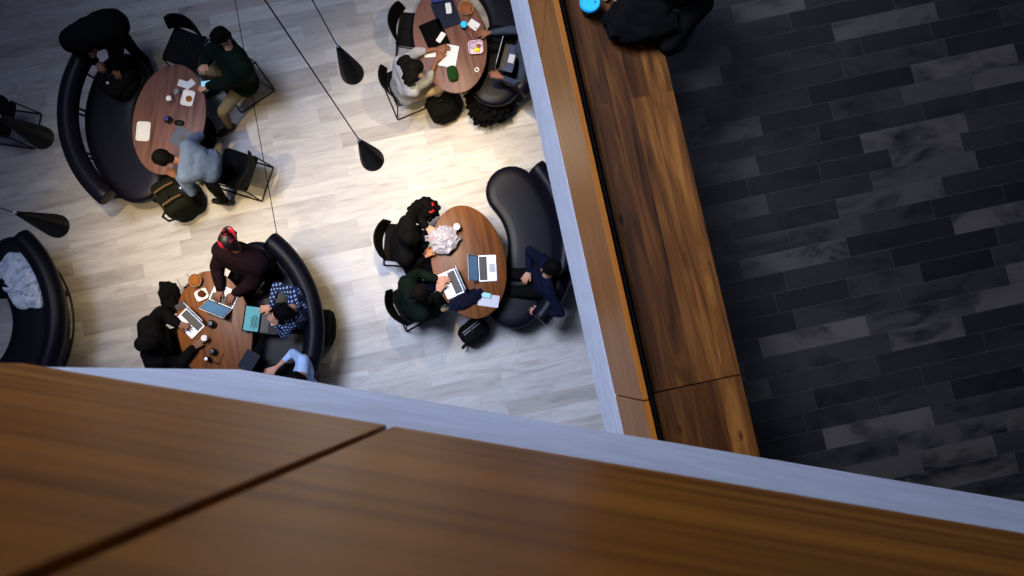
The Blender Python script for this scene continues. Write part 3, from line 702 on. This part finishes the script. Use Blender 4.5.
# ------------------------------------------------------------------ people
def ik(a, b, l1, l2, pole):
    d = b - a; L = d.length
    if L > (l1 + l2) * .995: b = a + d.normalized() * (l1 + l2) * .995; d = b - a; L = d.length
    x = (l1 * l1 - l2 * l2 + L * L) / (2 * L); h = math.sqrt(max(0, l1 * l1 - x * x)); dn = d.normalized()
    pp = Vector(pole); pp = (pp - dn * pp.dot(dn)).normalized()
    return a + dn * x + pp * h, b
def hand_caps(mb, w_, f, n, side, curl=.5, s=1.0):
    """w_ wrist, f finger direction, n palm-down normal, side +-1 thumb side"""
    f = f.normalized(); n = (n - f * n.dot(f)).normalized(); l = f.cross(n) * side
    for i, (off, pl, fl, r) in enumerate(((.030, .082, .066, .0095), (.010, .086, .076, .0098), (-.010, .083, .070, .0095), (-.029, .077, .054, .0085))):
        base = w_ + l * off * .5 * s; kn = w_ + (f * pl + l * off) * s
        mb.cap(base, kn, .017 * s, .0125 * s, 8)
        a1 = R(18 * curl * 2); a2 = R(38 * curl * 2); sp = l * (off * .25)
        m1 = kn + (f * math.cos(a1) + n * math.sin(a1)) * fl * .52 * s + sp * s
        m2 = m1 + (f * math.cos(a2) + n * math.sin(a2)) * fl * .48 * s + sp * .5 * s
        mb.cap(kn, m1, r * s, r * .92 * s, 8); mb.cap(m1, m2, r * .92 * s, r * .78 * s, 8)
    tb = w_ + (f * .022 + l * .024) * s; t1 = tb + (f * .035 + l * .03 + n * .008) * s; t2 = t1 + (f * .032 + l * .008 + n * .008) * s
    mb.cap(tb, t1, .015 * s, .0115 * s, 8); mb.cap(t1, t2, .011 * s, .009 * s, 8)

def person(label, pelvis, neck, head, yaw, hands, feet, top, pants, skin=M_skinA, hair=M_hair, style='short', hpitch=35, sleeve=.92,
           elbow_pole=None, knee_up=True, lat=None, topname='jacket', hood=False, w=1.0, floor=0, hand_n=None, puff=0, curl=.5, fdirs=None, poles=None, knee_poles=None):
    org = Vector((pelvis.x, pelvis.y, floor)); t = thing('person', label, 'person', org)
    pelvis, neck, head = pelvis - org, neck - org, head - org
    hands = [h - org for h in hands]; feet = [f - org for f in feet]
    fwd = Vector((math.cos(R(yaw)), math.sin(R(yaw)), 0)); up = (neck - pelvis).normalized()
    side = lat if lat else Vector((0, 0, 1)).cross(fwd)           # person's left
    side = (side - up * side.dot(up)).normalized()
    f2 = side.cross(up)                                           # chest direction
    sh = [neck - up * .065 + side * .17 * w * k for k in (1, -1)]
    hp = [pelvis + side * .095 * k for k in (1, -1)]
    b, J, T = MB(), MB(), MB()
    def torso(m, e, hem=0):
        ch = neck - up * .20; wa = pelvis.lerp(neck, .35); 
        m.cap(sh[0], sh[1], .062 + e, .062 + e)
        m.cap(ch + side * .075 * w + f2 * .01, ch - side * .075 * w + f2 * .01, .105 + e, .105 + e)
        m.cap(wa + side * .05 * w, wa - side * .05 * w, .10 + e, .10 + e)
        m.cap(pelvis + side * .06 * w, pelvis - side * .06 * w, .11 + e, .11 + e)
        for k in (1, -1):
            m.cap(ch + side * .07 * k * w, wa + side * .05 * k * w, .105 + e, .10 + e); m.cap(wa + side * .05 * k * w, pelvis + side * .055 * k, .10 + e, .11 + e)
            m.cap(sh[0 if k == 1 else 1] - up * .0, ch + side * .08 * k * w, .062 + e, .10 + e)
        m.cap(neck - up * .06 + side * .05, neck - up * .06 - side * .05, .06 + e * .6, .06 + e * .6)
    torso(b, -.012); torso(J, .012 + puff); aw = puff * .6
    hf = Vector((fwd.x * math.cos(R(hpitch)), fwd.y * math.cos(R(hpitch)), -math.sin(R(hpitch))))   # face direction
    hu = side.cross(hf) if side.cross(hf).z > -.2 else hf.cross(side); hu = (hu - hf * hu.dot(hf)).normalized(); hs = hu.cross(hf)
    b.cap(neck - up * .05, head - hu * .05, .058, .052)
    b.cap(head + hu * .02 - hf * .025, head + hu * .025 + hf * .02, .086, .08, 14)
    b.cap(head - hu * .01 + hf * .02, head - hu * .065 + hf * .045, .07, .042, 12)       # jaw
    b.cap(head + hf * .088 + hu * .01, head + hf * .108 - hu * .022, .009, .013, 8)       # nose
    b.cap(head + hf * .085 - hu * .052 + hs * .016, head + hf * .085 - hu * .052 - hs * .016, .008, .008, 8)  # mouth
    for k in (1, -1):
        b.cap(head + hs * .082 * k + hu * .015, head + hs * .084 * k - hu * .025, .014, .010, 8)              # ears
        b.cap(head + hs * .03 * k + hf * .078 + hu * .022, head + hs * .042 * k + hf * .07 + hu * .022, .012, .011, 8)  # brow
    for i in (0, 1):
        k = 1 if i == 0 else -1
        if i < len(hands):
            pole = poles[i] if poles else (elbow_pole or (side * .7 * k - up * .5 - fwd * .3))
            el, wr_ = ik(sh[i], hands[i], .285, .25, pole)
            b.cap(sh[i], el, .047, .037); b.cap(el, wr_, .037, .024)
            fd = (fdirs[i] if fdirs else None) or ((wr_ - el).normalized() * .6 + fwd * .4); fd = Vector(fd)
            hn = Vector((0, 0, -1)) if abs(fd.normalized().z) < .8 else -fwd
            hand_caps(b, wr_, fd, hn, -k, curl)
            J.cap(sh[i], el, .066 + aw, .052 + aw); J.cap(el, el.lerp(wr_, sleeve), .052 + aw, .038 + aw * .5)
            J.cap(el.lerp(wr_, sleeve - .06), el.lerp(wr_, sleeve), .040, .041)
        if i < len(feet):
            kp = Vector(knee_poles[i]) if knee_poles else (Vector((0, 0, 1)) * (1 if knee_up else .1) + fwd)
            kn, an = ik(hp[i], feet[i], .43, .42, kp)
            b.cap(hp[i], kn, .078, .052); b.cap(kn, an, .052, .036)
            fo = Vector((fwd.x, fwd.y, 0))
            b.cap(an + Vector((0, 0, -.035)), an + fo * .12 + Vector((0, 0, -.045)), .034, .03)
            T.cap(hp[i], kn, .098, .070); T.cap(kn, an + (kn - an).normalized() * .05, .068, .052)
            S = MB(); S.cap(an + Vector((0, 0, -.025)) - fo * .035, an + Vector((0, 0, -.035)) + fo * .15, .046, .038)
            S.cap(an + Vector((0, 0, .02)) - fo * .02, an + Vector((0, 0, -.03)) + fo * .04, .044, .045)
            for v in S.v: v.z = max(v.z, .003)
            S.build('shoe', M_shoe, t, vox=.012, smit=3)
    T.cap(pelvis + side * .06, pelvis - side * .06, .128, .128); T.cap(pelvis + side * .04 + up * .08, pelvis - side * .04 + up * .08, .115, .115)
    bo = b.build('body', skin, t, vox=.0072, smit=2)
    jo = J.build(topname, top, t, vox=.016, smit=6)
    tx = bpy.data.textures.get('folds') or bpy.data.textures.new('folds', 'CLOUDS'); tx.noise_scale = .13
    dm = jo.modifiers.new('d', 'DISPLACE'); dm.texture = tx; dm.strength = .02; dm.mid_level = .5
    to = T.build('trousers', pants, t, vox=.018, smit=5)
    dm = to.modifiers.new('d', 'DISPLACE'); dm.texture = tx; dm.strength = .025; dm.mid_level = .5
    for k in (1, -1): MB().blob(head + hs * .034 * k + hf * .086 + hu * .008, (.024, .024, .02), 0, 0, 1, 2).build('eye', M_eye, t)
    hm = MB()
    if style in ('short', 'long', 'cap', 'bun'):
        hm.cap(head + hu * .035 - hf * .03, head + hu * .045 + hf * .012, .094, .084, 14)
        hm.cap(head - hf * .045 - hu * .01, head - hf * .05 - hu * .045, .078, .055, 12)
        for k in (1, -1): hm.cap(head + hs * .06 * k + hu * .02 - hf * .01, head + hs * .062 * k - hu * .01 - hf * .02, .036, .028, 8)
    if style == 'long':
        rs = random.Random(len(label))
        for k in range(9):
            o_ = (k - 4) * .028; a0 = head - hf * .06 + hs * o_ + hu * .02
            a1 = a0 - hf * .05 - Vector((0, 0, .09)) + hs * rs.uniform(-.02, .02); a2 = a1 - fwd * .03 - Vector((0, 0, .10)) + hs * rs.uniform(-.04, .04) + fwd * rs.uniform(-.03, .03)
            a1 += up * .03 - fwd * .03; a2 += -fwd * .03
            hm.cap(a0, a1, .05, .045, 8); hm.cap(a1, a2, .045, .02, 8)
    if hm.v:
        ho = hm.build('hair', hair, t, vox=.010, smit=2)
        dm = ho.modifiers.new('d', 'DISPLACE'); tx2 = bpy.data.textures.get('strands') or bpy.data.textures.new('strands', 'CLOUDS'); tx2.noise_scale = .025
        dm.texture = tx2; dm.strength = .016; dm.mid_level = .4
    if style == 'beanie' or hood:
        q = MB(); q.cap(head + hu * .03 - hf * .03, head + hu * .035 + hf * .012, .103, .094, 14)
        if hood: q.cap(head - hf * .05 - hu * .02, neck - f2 * .03, .092, .085, 12)
        q.build('hood' if hood else 'beanie', top if hood else hair, t, vox=.012, smit=3)
    if style == 'cap':
        rot = Matrix((hs, hf, hu)).transposed(); q = MB(); vs = []; fs = []; seg = 24; rings = 7
        for i in range(rings + 1):
            an = PI / 2 * i / rings
            for k in range(seg): a = 2 * PI * k / seg; vs.append(head + hu * .045 + rot @ Vector((.101 * math.cos(a) * math.cos(an), .108 * math.sin(a) * math.cos(an) - .01, .092 * math.sin(an) + .002)))
        for i in range(rings):
            for k in range(seg): fs.append((i * seg + k, i * seg + (k + 1) % seg, (i + 1) * seg + (k + 1) % seg, (i + 1) * seg + k))
        fs.append(tuple(range(seg))[::-1]); q.add(vs, fs); q.build('cap_crown', M_capred, t)
        br = MB(); vs = []; fs = []
        for i in range(2):
            for k in range(13): a = R(200 + 140 * k / 12); r_ = (1, 1)[i]; vs.append(head + hu * .048 + rot @ Vector((.098 * math.cos(a), .10 * math.sin(a) * (1 if i == 0 else 1.75) - .01, -.004 if i else 0)))
        for k in range(12): fs.append((k, k + 1, 14 + k, 13 + k))
        bo_ = br.add(vs, fs).build('cap_brim', M_capred, t); s_ = bo_.modifiers.new('t', 'SOLIDIFY'); s_.thickness = .005
        MB().lathe([(.008, 0), (.006, .008), (.001, .01)], head + hu * .138, seg=10).build('cap_button', M_black, t)
    return t
# cap: red with black patches
m = bpy.data.materials.new('red and black cap cloth'); m.use_nodes = True; nt = m.node_tree
tc = N(nt, 'ShaderNodeTexCoord'); no = N(nt, 'ShaderNodeTexNoise'); no.inputs['Scale'].default_value = 11; nt.links.new(tc.outputs['Object'], no.inputs['Vector'])
rp = ramp(nt, [(.485, (.03, .025, .03)), (.53, (.66, .07, .16))]); nt.links.new(no.outputs['Fac'], rp.inputs[0]); nt.links.new(rp.outputs[0], nt.nodes['Principled BSDF'].inputs['Base Color'])
M_capred = m
# plaid
m = bpy.data.materials.new('blue plaid flannel'); m.use_nodes = True; nt = m.node_tree; b_ = nt.nodes['Principled BSDF']; b_.inputs['Roughness'].default_value = .85
tc = N(nt, 'ShaderNodeTexCoord'); outs = []
for ax in ((1, .35, .3), (-.35, 1, .6)):
    vm = N(nt, 'ShaderNodeVectorMath', operation='DOT_PRODUCT'); nt.links.new(tc.outputs['Object'], vm.inputs[0]); vm.inputs[1].default_value = ax
    ma = N(nt, 'ShaderNodeMath', operation='MULTIPLY'); nt.links.new(vm.outputs['Value'], ma.inputs[0]); ma.inputs[1].default_value = 21
    fr = N(nt, 'ShaderNodeMath', operation='FRACT'); nt.links.new(ma.outputs[0], fr.inputs[0])
    gt = N(nt, 'ShaderNodeMath', operation='GREATER_THAN'); nt.links.new(fr.outputs[0], gt.inputs[0]); gt.inputs[1].default_value = .6; outs.append(gt.outputs[0])
ad = N(nt, 'ShaderNodeMath', operation='ADD'); nt.links.new(outs[0], ad.inputs[0]); nt.links.new(outs[1], ad.inputs[1])
dv = N(nt, 'ShaderNodeMath', operation='MULTIPLY'); nt.links.new(ad.outputs[0], dv.inputs[0]); dv.inputs[1].default_value = .5
rp = ramp(nt, [(.2, (.03, .035, .07)), (.55, (.09, .17, .40)), (.9, (.62, .72, .85))]); nt.links.new(dv.outputs[0], rp.inputs[0]); nt.links.new(rp.outputs[0], b_.inputs['Base Color'])
M_plaid = m
def cl(name, c): return mat(name, c, .88, var=.35, scale=18, bump=.3)
kcl = cl('black wool', (.03, .03, .037)); green = cl('dark green knit', (.035, .085, .06)); tanc = cl('khaki twill', (.42, .38, .30))
bluegrey = cl('blue-grey fleece', (.33, .39, .49)); purple = cl('dark plum wool', (.085, .035, .06)); navy = cl('navy wool', (.05, .07, .15))
jeans = cl('dark jeans', (.05, .06, .10)); whitec = cl('pale shirt cloth', (.54, .55, .60)); cream = cl('cream skirt cloth', (.62, .54, .47)); ltblue = cl('light blue shirting', (.62, .72, .86)); greyarm = cl('grey-blue sleeve cloth', (.16, .20, .27))

X, Y, Zv = Vector((1, 0, 0)), Vector((0, 1, 0)), Vector((0, 0, 1))
# at the table with plates
person('person in dark green top and khaki trousers, seated, holding a lit phone', P(241, 78, .56), P(231, 53, 1.04), P(221, 37, 1.22), 215,
       [P(208, 86, .80), P(206, 64, .95)], [P(229, 127, .08), P(216, 88, .08)], green, tanc, style='short', hpitch=25, topname='pullover', puff=.06, w=1.25, knee_poles=[(-.5, -.5, 1), (-.8, .3, 1)])
person('person in black bending over the bag at the end of a sofa', P(106, 27, .95), P(88, 37, 1.27), P(91, 47, 1.12), 288,
       [P(117, 70, .80), P(96, 62, .85)], [P(149, 64, .08), P(128, 66, .08)], kcl, kcl, hpitch=80, topname='coat', knee_up=False, w=1.4, puff=.075, sleeve=.9, skin=M_skinB)
person('person in blue-grey top leaning over the table onto a folder', P(210, 166, .95), P(181, 160, 1.22), P(164, 158, 1.24), 172,
       [P(176, 176, .92), P(188, 140, .80)], [P(226, 203, .08), P(244, 178, .08)], bluegrey, kcl, puff=.015, hpitch=55, topname='sweatshirt', knee_up=False, sleeve=.85, skin=M_skinB)
# laptop-covered table
person('person in red and black cap and plum top, hands on a white laptop', P(253, 262, .57), P(239, 257, 1.05), P(229, 240, 1.24), -112,
       [P(234, 293, .79), P(220, 289, .79)], [P(246, 300, .08), P(232, 296, .08)], purple, kcl, style='cap', hpitch=30, w=1.25, puff=.06, skin=M_skinB, curl=.3, fdirs=[Vector((-.5, -.9, 0)), Vector((-.3, -.9, 0))])
person('hooded person in black at the left of the laptop-covered table', P(160, 345, .57), P(151, 344, 1.03), P(148, 343, 1.20), 12,
       [P(178, 324, .80), P(193, 348, .80)], [P(200, 338, .08), P(200, 354, .08)], kcl, kcl, hood=True, style='short', hpitch=35, skin=M_skinB, w=1.15, puff=.06, curl=.35)
person('person in blue plaid shirt resting head on hand before the cyan screen', P(304, 316, .57), P(292, 306, 1.02), P(285, 313, 1.14), 180,
       [P(276, 324, 1.0), P(271, 307, .78)], [P(262, 330, .08), P(262, 312, .08)], M_plaid, jeans, hpitch=45, topname='plaid_shirt',
       fdirs=[Vector((-.3, .5, .6)), Vector((-1, -.2, 0))], poles=[Vector((-.3, -.6, -1)), Vector((-.5, 1, -.2))])
person('person in light blue shirt half hidden behind the grey wall edge', P(308, 378, .57), P(301, 375, 1.0), P(296, 380, 1.18), 180,
       [P(282, 392, .78), P(276, 368, .78)], [P(268, 384, .08), P(268, 370, .08)], ltblue, kcl, sleeve=.45, topname='shirt')
# plastic bag table
person('dark-haired person in black seated beside the white plastic bag', P(402, 245, .57), P(407, 240, 1.03), P(409, 238, 1.21), -4,
       [P(427, 227, .80), P(424, 256, .80)], [P(436, 240, .08), P(436, 258, .08)], kcl, jeans, hpitch=50, topname='coat', w=1.15, puff=.03)
person('person in dark green top typing on a silver laptop', P(412, 303, .57), P(414, 298, 1.03), P(419, 293, 1.18), 26,
       [P(437, 279, .79), P(438, 292, .79)], [P(446, 284, .08), P(450, 300, .08)], green, navy, hair=M_hairb, hpitch=50, topname='pullover', w=1.1, puff=.03, curl=.3)
person('person in navy shirt seated on the sofa against the pale wall', P(541, 283, .57), P(547, 275, 1.02), P(551, 268, 1.18), 190,
       [P(541, 311, .74), P(529, 272, .72)], [P(500, 290, .08), P(500, 272, .08)], navy, kcl, hpitch=5, topname='shirt', w=1.1,
       poles=[Vector((1, -1, -.2)), Vector((-.2, 1, -.2))])
# top table
person('long-haired person in pale shirt and cream skirt writing at the top table', P(404, 89, .57), P(407, 74, 1.0), P(413, 69, 1.17), 24,
       [P(438, 49, .79), P(437, 60, .79)], [P(437, 92, .08), P(430, 104, .08)], whitec, cream, style='long', hpitch=50, topname='shirt', sleeve=.35, skin=M_skinB, w=1, puff=.02)
person('person in grey-blue sleeves right of the top table, mostly behind the pale wall', P(524, 44, .57), P(529, 46, 1.0), P(533, 46, 1.18), 170,
       [P(501, 77, .80), P(484, 33, .82)], [P(486, 56, .08), P(486, 38, .08)], greyarm, kcl, topname='sweater', sleeve=.8, skin=M_skinB, poles=[Vector((0, -1, -.4)), Vector((0, 1, -.4))])

# ------------------------------------------------------------------ upper level: stool, person and cups at the counter
pc = L1(cd1 + .28, P(640, -38, zct).dot(U) + .02, 0)
t = thing('bar_stool', 'black round stool beside the walnut counter, under the person in black', 'stool', (pc.x, pc.y, Z1), 0)
MB().lathe([(.17, .60), (.18, .62), (.18, .645), (.16, .655)], seg=28).build('seat', M_black, t)
MB().lathe([(.02, .02), (.02, .6)], seg=14).build('pole', M_metal, t)
MB().lathe([(.2, 0), (.2, .01), (.03, .03)], seg=28).build('base', M_metal, t)
def Q(px, py, z): return P(px, py, z)
person('person in black leaning on the walnut counter at the top of the picture', Vector((pc.x, pc.y, Z1 + .76)), P(692, -42, Z1 + 1.10), P(672, -34, Z1 + 1.26), 180 + math.degrees(AW),
       [P(640, 4, zct + .05), P(630, -50, zct + .05)], [Vector((pc.x - .25, pc.y - .05, Z1 + .1)), Vector((pc.x - .22, pc.y + .15, Z1 + .1))], kcl, kcl, topname='coat', w=1.25, floor=Z1, hpitch=40,
       poles=[Vector((-.2, -1, 0)), Vector((-.2, 1, 0))])
crumple('black_coat', 'black coat heaped on the walnut counter at the top of the picture', 'coat', M_cloth_k, 638, 25, zct + .002, (.36, .25, .16), 41, .22, 2, 10)
cup('soup cup with bright cyan lid on the walnut counter', 590.3, 1.8, M_black, M_cyan, z=zct, r=.050, h=.11)
loose('green_apple', 'green apple on the walnut counter at the top of the picture', 'apple', MB().lathe([(.003, .008), (.02, .001), (.034, .02), (.037, .04), (.03, .058), (.014, .064), (.003, .058)], seg=24), mat('green apple skin', (.45, .58, .12), .35), 619, -1, zct)
loose('egg_cup', 'tiny white tub between the cyan lid and green apple', 'tub', MB().lathe([(.014, .001), (.02, .03), (.018, .03), (.004, .01)], seg=16), M_white, 605, -1, zct)
